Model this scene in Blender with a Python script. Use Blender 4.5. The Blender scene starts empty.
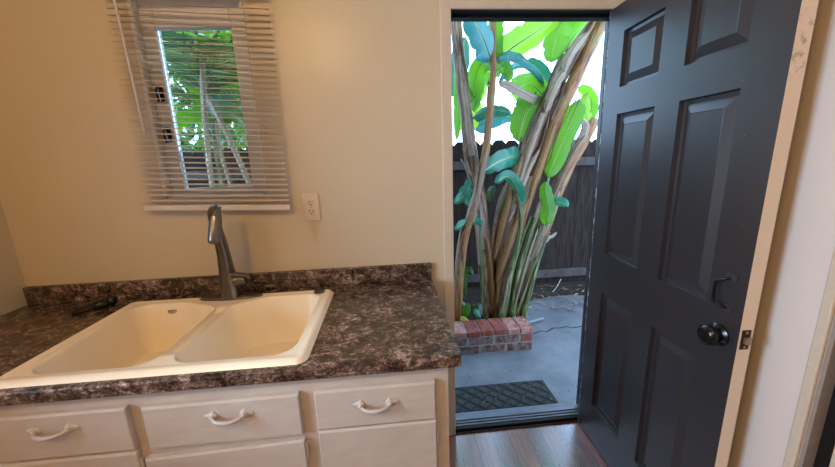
import bpy, bmesh, math, random
from mathutils import Vector as V, Matrix
random.seed(7)
sc = bpy.context.scene
C = sc.collection
PI = math.pi

# ------------------------------------------------------------------ camera
CAM = V((-0.302, -1.533, 1.452)); YAW, PITCH, ROLL, FPX = 0.0837, -0.217, -0.0345, 338.81
fw = V((math.sin(YAW)*math.cos(PITCH), math.cos(YAW)*math.cos(PITCH), math.sin(PITCH)))
r0 = V((math.cos(YAW), -math.sin(YAW), 0)); u0 = r0.cross(fw)
rt = math.cos(ROLL)*r0 + math.sin(ROLL)*u0
up = -math.sin(ROLL)*r0 + math.cos(ROLL)*u0
cd = bpy.data.cameras.new('camera'); cd.sensor_width = 36; cd.lens = FPX*36/835; cd.clip_start = .02
cam = bpy.data.objects.new('camera', cd); C.objects.link(cam); sc.camera = cam
m = Matrix.Identity(4)
for i in range(3):
    m[i][0], m[i][1], m[i][2], m[i][3] = rt[i], up[i], -fw[i], CAM[i]
cam.matrix_world = m
def ray(px, py): return fw*FPX + rt*(px-417.5) - up*(py-233.5)
def at(px, py, Y):                      # survey helper: the point of the plane y=Y seen at a photo position
    d = ray(px, py); return CAM + d*((Y-CAM.y)/d.y)
def atz(px, py, Z):
    d = ray(px, py); return CAM + d*((Z-CAM.z)/d.z)
def atx(px, py, X):
    d = ray(px, py); return CAM + d*((X-CAM.x)/d.x)
def mpp(P): return (V(P)-CAM).dot(fw)/FPX      # metres per photo pixel at a point

# ------------------------------------------------------------------ materials
def lin(c): return tuple(((x/255+.055)/1.055)**2.4 if x > 10 else x/255/12.92 for x in c) + (1,)
class NM:
    def __init__(s, name):
        s.m = bpy.data.materials.new(name); s.m.use_nodes = True
        s.t = s.m.node_tree; s.n = s.t.nodes; s.b = s.n['Principled BSDF']; s.out = s.n['Material Output']
    def new(s, ty, **k):
        n = s.n.new(ty)
        for a, v in k.items():
            if a in n.inputs: n.inputs[a].default_value = v
            else: setattr(n, a, v)
        return n
    def l(s, a, b): s.t.links.new(a, b)
    def coord(s, kind='Object', scale=(1, 1, 1), rot=(0, 0, 0)):
        tc = s.new('ShaderNodeTexCoord'); mp = s.new('ShaderNodeMapping')
        mp.inputs['Scale'].default_value = scale; mp.inputs['Rotation'].default_value = rot
        s.l(tc.outputs[kind], mp.inputs['Vector']); return mp.outputs[0]
    def noise(s, vec, scale, detail=4, rough=.55, dist=0):
        n = s.new('ShaderNodeTexNoise'); n.inputs['Scale'].default_value = scale; n.inputs['Detail'].default_value = detail
        n.inputs['Roughness'].default_value = rough; n.inputs['Distortion'].default_value = dist
        s.l(vec, n.inputs['Vector']); return n.outputs['Fac']
    def ramp(s, fac, stops, interp='LINEAR'):
        r = s.new('ShaderNodeValToRGB'); r.color_ramp.interpolation = interp
        e = r.color_ramp.elements
        while len(e) < len(stops): e.new(.5)
        for i, (p, c) in enumerate(stops): e[i].position = p; e[i].color = c if len(c) == 4 else lin(c)
        s.l(fac, r.inputs['Fac']); return r.outputs['Color']
    def mix(s, fac, a, b, mode='MIX'):
        n = s.new('ShaderNodeMix', data_type='RGBA', blend_type=mode)
        for v, i in ((fac, 0), (a, 6), (b, 7)):
            if hasattr(v, 'links'): s.l(v, n.inputs[i])
            else: n.inputs[i].default_value = v
        return n.outputs[2]
    def bump(s, h, strength, dist=.01):
        b = s.new('ShaderNodeBump'); b.inputs['Strength'].default_value = strength; b.inputs['Distance'].default_value = dist
        s.l(h, b.inputs['Height']); s.l(b.outputs[0], s.b.inputs['Normal'])
    def base(s, c, rough=.5, spec=.5, metal=0):
        if hasattr(c, 'links'): s.l(c, s.b.inputs['Base Color'])
        else: s.b.inputs['Base Color'].default_value = c if len(c) == 4 else lin(c)
        s.b.inputs['Roughness'].default_value = rough; s.b.inputs['Specular IOR Level'].default_value = spec
        s.b.inputs['Metallic'].default_value = metal; return s
def plain(name, c, rough=.5, spec=.5, metal=0, var=.08, scale=30, bump=0, bscale=200):
    k = NM(name); v = k.coord()
    c1 = tuple(max(0, x*(1-var)) for x in lin(c)[:3])+(1,); c2 = tuple(min(1, x*(1+var)) for x in lin(c)[:3])+(1,)
    k.base(k.ramp(k.noise(v, scale), [(.3, c1), (.7, c2)]), rough, spec, metal)
    if bump: k.bump(k.noise(v, bscale), bump, .002)
    return k.m
M = {}
def wallmat(name, c):
    k = NM(name); v = k.coord()
    k.base(k.ramp(k.noise(v, 2.2, 3), [(.3, tuple(x*.95 for x in c[:3])+(1,)), (.7, c)]), .3, .45)
    b1 = k.noise(v, 28, 5, .6); b2 = k.noise(k.coord(scale=(.35, 1, 1.6)), 9, 2)
    k.bump(k.mix(.45, b1, b2), .35, .006); return k.m
M['wall'] = wallmat('cream_wall_paint', lin((205, 189, 162)))
M['rwall'] = wallmat('brightened_wall_paint', lin((226, 212, 202)))  # right wall: stronger light on it is put into a brighter paint colour
M['casing'] = plain('cream_trim_paint', (206, 190, 168), .4, .4, var=.04, bump=.05, bscale=60)
M['ceiling'] = plain('ceiling_paint', (225, 215, 200), .7, .3)
def cabinet():
    k = NM('white_cabinet_paint'); v = k.coord(scale=(1, 1, 3))
    k.base(k.ramp(k.noise(v, 12, 3), [(.3, (190, 178, 168)), (.7, (200, 188, 178))]), .42, .4)
    k.bump(k.noise(k.coord(scale=(1, 1, 9)), 30, 3), .06, .003); return k.m
M['cab'] = cabinet()
M['dark'] = plain('dark_gap', (22, 18, 16), .8, .2)
def counter():
    k = NM('brown_stone_laminate'); v = k.coord(scale=(1, 1.25, 1.25), rot=(0, 0, .25))
    a = k.noise(v, 22, 8, .72, 1.0); b = k.noise(v, 110, 6, .75, .6)
    f = k.mix(.42, a, b)
    col = k.ramp(f, [(.38, (20, 14, 13)), (.46, (62, 46, 40)), (.52, (114, 93, 82)), (.57, (160, 138, 125)), (.64, (232, 218, 206))])
    d = k.ramp(k.noise(v, 6, 5, .6, .8), [(.4, (105, 84, 72)), (.6, (235, 225, 220))])
    k.base(k.mix(.55, col, d, 'MULTIPLY'), .27, .6)
    k.bump(b, .05, .001); return k.m
M['counter'] = counter()
def sinkm():
    k = NM('bisque_sink_enamel'); v = k.coord()
    k.base(k.ramp(k.noise(v, 5, 3), [(.3, (244, 228, 200)), (.7, (250, 236, 210))]), .22, .5); return k.m
M['sink'] = sinkm()
M['steel'] = plain('dark_brushed_nickel', (120, 112, 104), .28, .5, .95, var=.12, scale=60)
M['chrome'] = plain('worn_brass_steel', (170, 150, 130), .35, .5, .9)
M['black'] = plain('black_plastic', (14, 13, 13), .25, .5)
M['blackmetal'] = plain('black_knob_metal', (22, 20, 22), .22, .6, .3)
M['plastic'] = plain('almond_plastic', (212, 194, 172), .35, .5, var=.02)
M['blind'] = plain('white_blind_vinyl', (212, 204, 198), .45, .4, var=.03)
M['white'] = plain('white_window_vinyl', (218, 214, 210), .4, .4, var=.04)
def doorm():
    k = NM('charcoal_door_paint'); v = k.coord()
    c = k.ramp(k.noise(v, 3, 3), [(.3, (44, 39, 40)), (.7, (50, 45, 46))])
    chips = k.ramp(k.noise(v, 38, 2, .5), [(.765, (0, 0, 0)), (.785, (255, 255, 255))])
    k.base(k.mix(chips, c, lin((100, 92, 88))), .36, .7)
    k.bump(k.noise(k.coord(scale=(6, 6, .5)), 60, 3), .05, .002); return k.m
M['door'] = doorm()
def chipm():
    k = NM('chipped_charcoal_edge'); v = k.coord(scale=(1, 1, .35))
    k.base(k.ramp(k.noise(v, 60, 4, .7), [(.5, (70, 68, 72)), (.58, (168, 166, 160))]), .5, .3); return k.m
def edgem():
    k = NM('scuffed_cream_door_edge'); v = k.coord()
    n1 = k.noise(v, 45, 5, .7)
    sep = k.new('ShaderNodeSeparateXYZ'); k.l(k.coord(), sep.inputs[0])
    mask = k.ramp(sep.outputs['Z'], [(0, (0, 0, 0)), (.0, (0, 0, 0)), (1, (255, 255, 255))])
    mr = k.new('ShaderNodeMapRange'); k.l(sep.outputs['Z'], mr.inputs[0]); mr.inputs[1].default_value = 1.56; mr.inputs[2].default_value = 1.66
    mr2 = k.new('ShaderNodeMapRange'); k.l(sep.outputs['Z'], mr2.inputs[0]); mr2.inputs[1].default_value = 1.80; mr2.inputs[2].default_value = 1.72
    mm = k.new('ShaderNodeMath', operation='MULTIPLY'); k.l(mr.outputs[0], mm.inputs[0]); k.l(mr2.outputs[0], mm.inputs[1])
    m2 = k.new('ShaderNodeMath', operation='MULTIPLY'); k.l(mm.outputs[0], m2.inputs[0]); k.l(k.ramp(n1, [(.52, (0, 0, 0)), (.64, (200, 200, 200))]), m2.inputs[1])
    k.base(k.mix(m2.outputs[0], lin((232, 212, 190)), lin((120, 100, 86))), .5, .35); return k.m
M['edge'] = edgem()
def floorm():
    k = NM('brown_plank_floor'); v = k.coord(rot=(0, 0, PI/2))
    br = k.new('ShaderNodeTexBrick', offset=.37); br.inputs['Scale'].default_value = 1
    for a, b in (('Brick Width', .9), ('Row Height', .09), ('Mortar Size', .0015), ('Mortar Smooth', .1), ('Bias', 0)): br.inputs[a].default_value = b
    br.inputs['Color1'].default_value = lin((152, 92, 72)); br.inputs['Color2'].default_value = lin((104, 58, 46)); br.inputs['Mortar'].default_value = lin((40, 25, 20))
    k.l(v, br.inputs['Vector'])
    g = k.ramp(k.noise(k.coord(scale=(14, 1, 1)), 6, 6, .6, .4), [(.3, (150, 140, 135)), (.7, (255, 255, 255))])
    k.base(k.mix(.8, br.outputs['Color'], g, 'MULTIPLY'), .24, 1.0); k.b.inputs['Coat Weight'].default_value = 1; k.b.inputs['Coat IOR'].default_value = 1.6; k.b.inputs['Coat Roughness'].default_value = .22; return k.m
M['floor'] = floorm()
def concrete():
    k = NM('patio_concrete'); v = k.coord()
    a = k.ramp(k.noise(v, 3.5, 6, .6), [(.3, (70, 71, 74)), (.7, (100, 101, 104))])
    s = k.ramp(k.noise(v, 26, 3, .6), [(.27, (130, 128, 125)), (.36, (255, 255, 255))])
    k.base(k.mix(.75, a, s, 'MULTIPLY'), .6, .3); k.bump(k.noise(v, 120, 4), .15, .003); return k.m
M['concrete'] = concrete()
M['sillmetal'] = plain('grey_sill_metal', (104, 108, 114), .35, .5, .6, var=.1)
M['sillconc'] = plain('smooth_concrete_step', (92, 95, 100), .5, .4, var=.12, scale=14)
M['wood_dark'] = plain('dark_threshold_wood', (58, 36, 28), .5, .3, var=.2)
M['rubber'] = plain('black_weatherstrip', (14, 14, 16), .6, .3)
def matm():
    k = NM('grey_green_mat_fibre'); v = k.coord()
    k.base(k.ramp(k.noise(v, 190, 3, .7), [(.35, (30, 31, 29)), (.65, (70, 72, 66))]), .95, .1)
    k.bump(k.noise(v, 300, 3), .5, .004); return k.m
M['mat'] = matm(); M['matedge'] = plain('dark_mat_rubber', (38, 40, 42), .8, .2)
def brick(n, c1, c2):
    k = NM('brick_'+n); v = k.coord()
    k.base(k.ramp(k.noise(v, 22, 6, .7), [(.35, c1), (.62, c2)]), .9, .15); k.bump(k.noise(v, 90, 5), .4, .006); return k.m
M['brick1'] = brick('red', (84, 36, 28), (126, 72, 60)); M['brick2'] = brick('pale', (104, 56, 46), (150, 108, 98)); M['brick3'] = brick('worn', (62, 38, 32), (112, 90, 82))
M['mortar'] = plain('pale_mortar', (112, 106, 102), .95, .1, var=.3, scale=25)
def fencem():
    k = NM('weathered_fence_board'); v = k.coord(scale=(6, 6, .6))
    k.base(k.ramp(k.noise(v, 7, 6, .65, .3), [(.3, (20, 14, 12)), (.7, (54, 42, 36))]), .9, .1); k.bump(k.noise(v, 20, 4), .3, .006); return k.m
M['fence'] = fencem()
M['rail'] = plain('grey_fence_rail', (66, 58, 54), .85, .15, var=.3, scale=12)
M['soil'] = plain('dark_garden_soil', (44, 36, 30), .95, .1, var=.5, scale=40, bump=.6, bscale=50)
def stemm(n, stops, sc_=1.0):
    k = NM('stem_'+n); v = k.coord('UV', (9, 1.1*sc_, 1))
    f = k.mix(.35, k.noise(v, 1.5, 6, .6, .5), k.noise(k.coord('UV', (22, 1.2, 1)), 2, 4, .6))
    k.base(k.ramp(f, stops), .55, .35); k.bump(f, .6, .01); return k.m
M['stem_dry'] = stemm('dry', [(.36, (17, 10, 7)), (.45, (63, 39, 25)), (.53, (111, 78, 53)), (.60, (153, 123, 93)), (.68, (83, 77, 38))])
M['stem_mix'] = stemm('mixed', [(.36, (19, 12, 7)), (.44, (82, 41, 17)), (.51, (131, 80, 36)), (.58, (93, 86, 36)), (.69, (171, 146, 108))])
M['stem_green'] = stemm('green', [(.38, (14, 14, 7)), (.47, (48, 53, 20)), (.56, (79, 89, 36)), (.64, (144, 144, 99)), (.71, (93, 68, 38))])
M['husk'] = stemm('husk', [(.3, (49, 32, 24)), (.45, (102, 76, 57)), (.55, (145, 123, 102)), (.68, (172, 161, 148))])
def leafm(n, c1, c2, ct, tr=.5, rough=.38):
    k = NM('leaf_'+n); uv = k.coord('UV')
    w = k.new('ShaderNodeTexWave', wave_type='BANDS', bands_direction='Y'); w.inputs['Scale'].default_value = 11; w.inputs['Distortion'].default_value = 3.5; w.inputs['Detail'].default_value = 2
    k.l(uv, w.inputs['Vector'])
    sep = k.new('ShaderNodeSeparateXYZ'); k.l(uv, sep.inputs[0])
    a = k.new('ShaderNodeMath', operation='ABSOLUTE'); k.l(sep.outputs['X'], a.inputs[0])
    rib = k.ramp(a.outputs[0], [(.04, (255, 255, 255)), (.09, (0, 0, 0))])
    f = k.mix(.72, w.outputs['Fac'], k.noise(k.coord(), 7, 4))
    col = k.mix(rib, k.ramp(f, [(.3, c1), (.7, c2)]), lin((186, 205, 130)))
    k.base(col, rough, .5)
    t = k.new('ShaderNodeBsdfTranslucent'); k.l(k.mix(.75, col, lin(ct)), t.inputs['Color'])
    mx = k.new('ShaderNodeMixShader'); mx.inputs[0].default_value = tr
    k.l(k.b.outputs[0], mx.inputs[1]); k.l(t.outputs[0], mx.inputs[2]); k.l(mx.outputs[0], k.out.inputs['Surface'])
    k.bump(w.outputs['Fac'], .06, .003); return k.m
M['leaf_bright'] = leafm('bright', (45, 98, 29), (75, 132, 38), (132, 193, 35), .6)
M['leaf_lime'] = leafm('lime', (84, 128, 35), (114, 149, 44), (167, 206, 44), .65)
M['leaf_teal'] = leafm('teal', (24, 88, 68), (45, 116, 91), (52, 140, 88), .25, .3)  # teal tint is sky reflection put into the leaf colour
M['leaf_blue'] = leafm('blue', (38, 96, 96), (70, 132, 132), (70, 149, 132), .3, .28)  # stronger blue sky sheen put into the leaf colour
M['leaf_dark'] = leafm('dark', (21, 51, 22), (42, 80, 35), (70, 123, 35), .4)
M['leaf_yellow'] = leafm('yellow', (149, 132, 35), (172, 154, 52), (193, 176, 52), .4)
M['leaf_dry'] = leafm('dry', (110, 92, 98), (150, 132, 128), (150, 120, 100), .3, .7)
M['twig'] = plain('pale_twig_bark', (150, 140, 128), .8, .2, var=.3, scale=60)
M['pipe'] = plain('grey_pipe', (104, 104, 106), .5, .4)
def glass():
    k = NM('window_glass'); tr = k.new('ShaderNodeBsdfTransparent'); g = k.new('ShaderNodeBsdfGlossy'); g.inputs['Roughness'].default_value = .02
    tr.inputs['Color'].default_value = (.93, .97, .95, 1)
    mx = k.new('ShaderNodeMixShader'); fr = k.new('ShaderNodeFresnel'); fr.inputs['IOR'].default_value = 1.45
    k.l(fr.outputs[0], mx.inputs[0]); k.l(tr.outputs[0], mx.inputs[1]); k.l(g.outputs[0], mx.inputs[2]); k.l(mx.outputs[0], k.out.inputs['Surface']); return k.m
M['glass'] = glass()
def emit(name, c, s):
    k = NM(name); e = k.new('ShaderNodeEmission'); e.inputs['Color'].default_value = c; e.inputs['Strength'].default_value = s
    k.l(e.outputs[0], k.out.inputs['Surface']); return k.m

# ------------------------------------------------------------------ mesh builder
class MB:
    def __init__(s): s.v = []; s.f = []; s.mi = []; s.uv = []; s.slot = 0
    def add(s, vs, fs, uvs=None):
        o = len(s.v); s.v += [V(p) for p in vs]
        for i, f in enumerate(fs):
            s.f.append([o+j for j in f]); s.mi.append(s.slot)
            s.uv.append([uvs[j] for j in f] if uvs else [(0, 0)]*len(f))
    def box(s, a, b, ch=0):
        x0, y0, z0 = (min(a[i], b[i]) for i in range(3)); x1, y1, z1 = (max(a[i], b[i]) for i in range(3))
        if ch <= 0:
            vs = [(x, y, z) for x in (x0, x1) for y in (y0, y1) for z in (z0, z1)]
            s.add(vs, [(0, 1, 3, 2), (4, 6, 7, 5), (0, 4, 5, 1), (2, 3, 7, 6), (0, 2, 6, 4), (1, 5, 7, 3)]); return
        bm = bmesh.new(); bmesh.ops.create_cube(bm, size=1)
        bmesh.ops.scale(bm, vec=(x1-x0, y1-y0, z1-z0), verts=bm.verts)
        bmesh.ops.translate(bm, vec=((x0+x1)/2, (y0+y1)/2, (z0+z1)/2), verts=bm.verts)
        bmesh.ops.bevel(bm, geom=bm.edges[:], offset=min(ch, .45*min(x1-x0, y1-y0, z1-z0)), segments=2, profile=.5, affect='EDGES')
        s.frombm(bm)
    def frombm(s, bm, mat=None):
        bm.verts.index_update()
        s.add([(mat @ v.co) if mat else v.co.copy() for v in bm.verts], [[v.index for v in f.verts] for f in bm.faces]); bm.free()
    def tube(s, pts, rad, n=10, cap=True, flat=1.0, ref=None, vs=1.0):
        pts = [V(p) for p in pts]
        if not hasattr(rad, '__len__'): rad = [rad]*len(pts)
        tan = [(pts[min(i+1, len(pts)-1)]-pts[max(i-1, 0)]).normalized() for i in range(len(pts))]
        nrm = V(ref) if ref else (V((0, 0, 1)) if abs(tan[0].z) < .8 else V((0, 1, 0)))
        vv, uv, L = [], [], 0
        for i, p in enumerate(pts):
            if i: L += (p-pts[i-1]).length
            nrm = (nrm - tan[i]*nrm.dot(tan[i])).normalized(); b = tan[i].cross(nrm)
            for k in range(n+1):
                a = 2*PI*k/n; vv.append(p + (nrm*math.cos(a)*flat + b*math.sin(a))*rad[i]); uv.append((k/n, L*vs))
        fs = [(i*(n+1)+k, i*(n+1)+k+1, (i+1)*(n+1)+k+1, (i+1)*(n+1)+k) for i in range(len(pts)-1) for k in range(n)]
        if cap:
            fs += [tuple(range(n-1, -1, -1)), tuple((len(pts)-1)*(n+1)+k for k in range(n))]
        s.add(vv, fs, uv)
    def lathe(s, o, axis, prof, n=24, sx=1, ref=None):
        o = V(o); axis = V(axis).normalized()
        x = V(ref) if ref else (V((1, 0, 0)) if abs(axis.x) < .8 else V((0, 0, 1)))
        x = (x-axis*x.dot(axis)).normalized(); y = axis.cross(x); vv = []
        for r, h in prof:
            for k in range(n):
                a = 2*PI*k/n; vv.append(o+axis*h+x*(r*sx*math.cos(a))+y*(r*math.sin(a)))
        fs = [(i*n+k, i*n+(k+1) % n, (i+1)*n+(k+1) % n, (i+1)*n+k) for i in range(len(prof)-1) for k in range(n)]
        fs += [tuple(range(n-1, -1, -1)), tuple((len(prof)-1)*n+k for k in range(n))]
        s.add(vv, fs)
    def grid(s, nx, ny, fn, uvf=None):
        vv = [fn(i, j) for j in range(ny) for i in range(nx)]
        uv = [uvf(i, j) for j in range(ny) for i in range(nx)] if uvf else [(i/(nx-1), j/(ny-1)) for j in range(ny) for i in range(nx)]
        s.add(vv, [(j*nx+i, j*nx+i+1, (j+1)*nx+i+1, (j+1)*nx+i) for j in range(ny-1) for i in range(nx-1)], uv)
    def build(s, name, mats, parent=None, loc=None, smooth=False, angle=None, weld=True):
        me = bpy.data.meshes.new(name); o = bpy.data.objects.new(name, me); C.objects.link(o)
        off = V((0, 0, 0))
        if parent is not None:
            o.parent = parent; q = parent
            while q is not None: off += q.location; q = q.parent
        if loc is not None: o.location = V(loc)-off; off = V(loc)
        me.from_pydata([p-off for p in s.v], [], s.f)
        for mt in (mats if isinstance(mats, list) else [mats]): me.materials.append(mt)
        me.polygons.foreach_set('material_index', s.mi)
        ul = me.uv_layers.new(name='UVMap'); flat = [c for f in s.uv for q in f for c in q]; ul.data.foreach_set('uv', flat)
        bm = bmesh.new(); bm.from_mesh(me)
        if weld: bmesh.ops.remove_doubles(bm, verts=bm.verts, dist=1e-6)
        bmesh.ops.recalc_face_normals(bm, faces=bm.faces)
        bm.to_mesh(me); bm.free()
        if smooth:
            me.polygons.foreach_set('use_smooth', [True]*len(me.polygons))
            if angle: me.set_sharp_from_angle(angle=math.radians(angle))
        me.update(); return o
def tag(o, label=None, cat=None, group=None, kind=None):
    for k, v in (('label', label), ('category', cat), ('group', group), ('kind', kind)):
        if v: o[k] = v
    return o
def thing(name, loc, label, cat, group=None, kind=None):
    o = bpy.data.objects.new(name, None); C.objects.link(o); o.location = loc; o.empty_display_size = .05
    return tag(o, label, cat, group, kind)
def boxobj(name, a, b, mat, parent=None, ch=0):
    q = MB(); q.box(a, b, ch); return q.build(name, mat, parent)
def spline(pts, n):                     # Catmull-Rom through points
    pts = [V(p) for p in pts]; P = [2*pts[0]-pts[1]]+pts+[2*pts[-1]-pts[-2]]; out = []
    N = len(pts)-1
    for k in range(n+1):
        t = k/n*N; i = min(int(t), N-1); u = t-i; a, b, c, d = P[i:i+4]
        out.append(.5*((2*b)+(c-a)*u+(2*a-5*b+4*c-d)*u*u+(3*b-a-3*c+d)*u**3))
    return out

# ------------------------------------------------------------------ room shell
XL, XR, YB, CEIL, WT = -1.88, .747, -4.3, 2.70, .13
GZ = -.08
ZC = .892
def wall_with_holes(name, us, vs, holes, fn, mat, label):
    """grid of boxes around rectangular holes; fn(u0,u1,v0,v1) gives box corners"""
    q = MB()
    for i in range(len(us)-1):
        for j in range(len(vs)-1):
            cu, cv = (us[i]+us[i+1])/2, (vs[j]+vs[j+1])/2
            if any(h[0] < cu < h[1] and h[2] < cv < h[3] for h in holes): continue
            q.box(*fn(us[i], us[i+1], vs[j], vs[j+1]))
    # keep only outer faces: drop coincident inner faces
    seen = {}
    for k, f in enumerate(q.f):
        key = tuple(sorted(tuple(round(c, 4) for c in q.v[i]) for i in f)); seen.setdefault(key, []).append(k)
    drop = {k for ks in seen.values() if len(ks) > 1 for k in ks}
    q.mi = [x for k, x in enumerate(q.mi) if k not in drop]; q.uv = [x for k, x in enumerate(q.uv) if k not in drop]; q.f = [x for k, x in enumerate(q.f) if k not in drop]
    return tag(q.build(name, mat), label, kind='structure')
DX0, DX1, DZ = -.012, .748, 2.045       # door opening between jambs
WX0, WX1, WZ0, WZ1 = -1.245, -.825, 1.318, 2.12   # window opening
wall_with_holes('wall_back', [XL-.1, WX0, WX1, DX0-.02, DX1+.02, XR+.12], [-.1, WZ0, DZ+.02, WZ1, CEIL+.08], [(DX0-.02, DX1+.02, -.2, DZ+.02), (WX0, WX1, WZ0, WZ1)],
    lambda a, b, c, d: ((a, 0, c), (b, WT, d)), M['wall'], 'cream painted wall behind the sink with window and open doorway')
LW = (-1.75, -.95, 1.0, 1.95)           # daylight window on the left wall
wall_with_holes('wall_left', [YB, LW[0], LW[1], 0], [-.1, LW[2], LW[3], CEIL+.08], [LW], lambda a, b, c, d: ((XL-.1, a, c), (XL, b, d)), M['wall'], 'cream painted wall at the left end of the counter')
YA, YC, YD, YE = (atx(p, 467, XR).y for p in (785, 797, 802, 815))
RD = (-1.62, YC, -.2, 2.04)
wall_with_holes('wall_right', [YB, RD[0], RD[1], 0], [-.1, RD[3], CEIL+.08], [RD], lambda a, b, c, d: ((XR, a, c), (XR+.12, b, d)), M['rwall'], 'pale painted wall behind the open charcoal door')
tag(boxobj('wall_rear', (XL-.1, YB-.1, -.1), (XR+.12, YB, CEIL+.08), M['wall']), 'cream painted wall behind the viewer', kind='structure')
tag(boxobj('ceiling', (XL, YB, CEIL), (XR, 0, CEIL+.08), M['ceiling']), 'pale kitchen ceiling', kind='structure')
tag(boxobj('floor', (XL, YB, -.06), (XR, 0, 0), M['floor']), 'brown wood plank floor inside the doorway', kind='structure')

# door casings, jamb frame, threshold
q = MB(); q.box((-.052, -.014, 0), (-.006, 0, 2.105), .004); tag(q.build('trim_1', M['casing']), 'cream casing on the sink side of the doorway', kind='structure')
q = MB(); q.box((-.052, -.0145, 2.043), (.745, 0, 2.106), .004); tag(q.build('trim_2', M['casing']), 'cream casing across the top of the doorway', kind='structure')
q = MB()
q.box((DX0-.02, 0, 0), (DX0, WT, DZ)); q.box((DX1, 0, 0), (DX1+.02, WT, DZ)); q.box((DX0-.02, 0, DZ), (DX1+.02, WT, DZ+.02))
fr = tag(q.build('trim_3', M['door']), 'charcoal painted jambs around the open doorway', kind='structure')
q = MB(); q.box((DX0, .047, 0), (DX0+.013, .085, DZ)); q.box((DX1-.013, .047, 0), (DX1, .085, DZ)); q.box((DX0, .047, DZ-.013), (DX1, .085, DZ))
q.build('stop', M['rubber'], fr)
q = MB(); q.box((DX0-.02, -.012, 0), (DX1+.01, .0, .006), .002); 
th = tag(q.build('trim_4', M['wood_dark']), 'dark sill strip and ridged metal threshold under the doorway', kind='structure')
q = MB(); q.box((DX0, .0, -.02), (DX1, .02, .022), .004); q.build('weather_strip', M['rubber'], th)
q = MB(); q.box((DX0, .02, -.03), (DX1, .10, .014), .003)
for y in (.026, .046, .066): q.box((DX0, y, .014), (DX1, y+.008, .02), .002)
q.build('metal_sill', M['sillmetal'], th)
q = MB(); q.box((DX0-.3, .10, GZ), (DX1+.3, .205, -.05), .006); q.build('concrete_step', M['sillconc'], th)
tag(boxobj('baseboard_back', (-.058, -.012, 0), (-.010, -.0, .012), M['white']), 'small white block at the foot of the door casing', kind='structure')

# ------------------------------------------------------------------ back window
w1 = thing('window_1', (0, .05, WZ0), 'narrow white framed window over the sink', 'window', kind='structure')
q = MB(); t = .012
for a, b in (((WX0, -.004, WZ0), (WX0+t, .11, WZ1)), ((WX1-t, -.004, WZ0), (WX1, .11, WZ1)), ((WX0, -.004, WZ0), (WX1, .11, WZ0+t)), ((WX0, -.004, WZ1-t), (WX1, .11, WZ1))): q.box(a, b)
q.build('window_frame', M['white'], w1)
GX0, GX1, GZ0, GZ1 = -1.18, -.893, 1.36, 1.992
q = MB()
for a, b in (((WX0+t, .03, WZ0+t), (GX0, .07, WZ1-t)), ((GX1, .03, WZ0+t), (WX1-t, .07, WZ1-t)), ((GX0, .03, WZ0+t), (GX1, .07, GZ0)), ((GX0, .03, GZ1), (GX1, .07, WZ1-t))): q.box(a, b, .004)
q.build('sash', M['white'], w1)
boxobj('pane', (GX0, .048, GZ0), (GX1, .052, GZ1), M['glass'], w1)
for z in (1.585, 1.745):
    q = MB(); q.box((-1.213, .018, z-.03), (-1.19, .032, z+.03), .003); q.tube([(-1.2, .02, z+.01), (-1.2, .0, z+.012), (-1.195, -.002, z-.035)], .006, 8)
    q.build('window_latch', M['black'], w1, smooth=True, angle=40)
w2 = thing('window_2', (XL-.05, -1.35, 1.0), 'daylit window on the left wall', 'window', kind='structure')
q = MB()
for a, b in (((XL-.09, LW[0], LW[2]), (XL-.03, LW[0]+.04, LW[3])), ((XL-.09, LW[1]-.04, LW[2]), (XL-.03, LW[1], LW[3])), ((XL-.09, LW[0], LW[2]), (XL-.03, LW[1], LW[2]+.04)), ((XL-.09, LW[0], LW[3]-.04), (XL-.03, LW[1], LW[3]))): q.box(a, b)
q.build('window_frame', M['white'], w2)
boxobj('pane', (XL-.06, LW[0]+.04, LW[2]+.04), (XL-.056, LW[1]-.04, LW[3]-.04), M['glass'], w2)

# ------------------------------------------------------------------ second doorway on the right wall
q = MB(); q.box((XR-.012, YC, 0), (XR, YA, 2.08), .004); tag(q.build('trim_5', M['casing']), 'cream casing edge of the doorway on the right wall', kind='structure')
tag(boxobj('trim_6', (XR+.0, YD, 0), (XR+.12, YC, 2.04), plain('grey_jamb', (150, 138, 128), .5, .3)), 'grey jamb beside the right wall casing', kind='structure')
d2 = thing('door_2', (XR+.02, -.9, 0), 'pale door in the right wall with a dark gap at its edge', 'door', kind='structure')
boxobj('door_slab', (XR+.02, -1.60, .01), (XR+.06, YE-.012, 2.03), M['casing'], d2)
boxobj('dark_seal', (XR+.03, YE-.01, .01), (XR+.06, YD-.002, 2.03), plain('dark_brown_seal', (20, 13, 11), .6, .3), d2)

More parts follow.
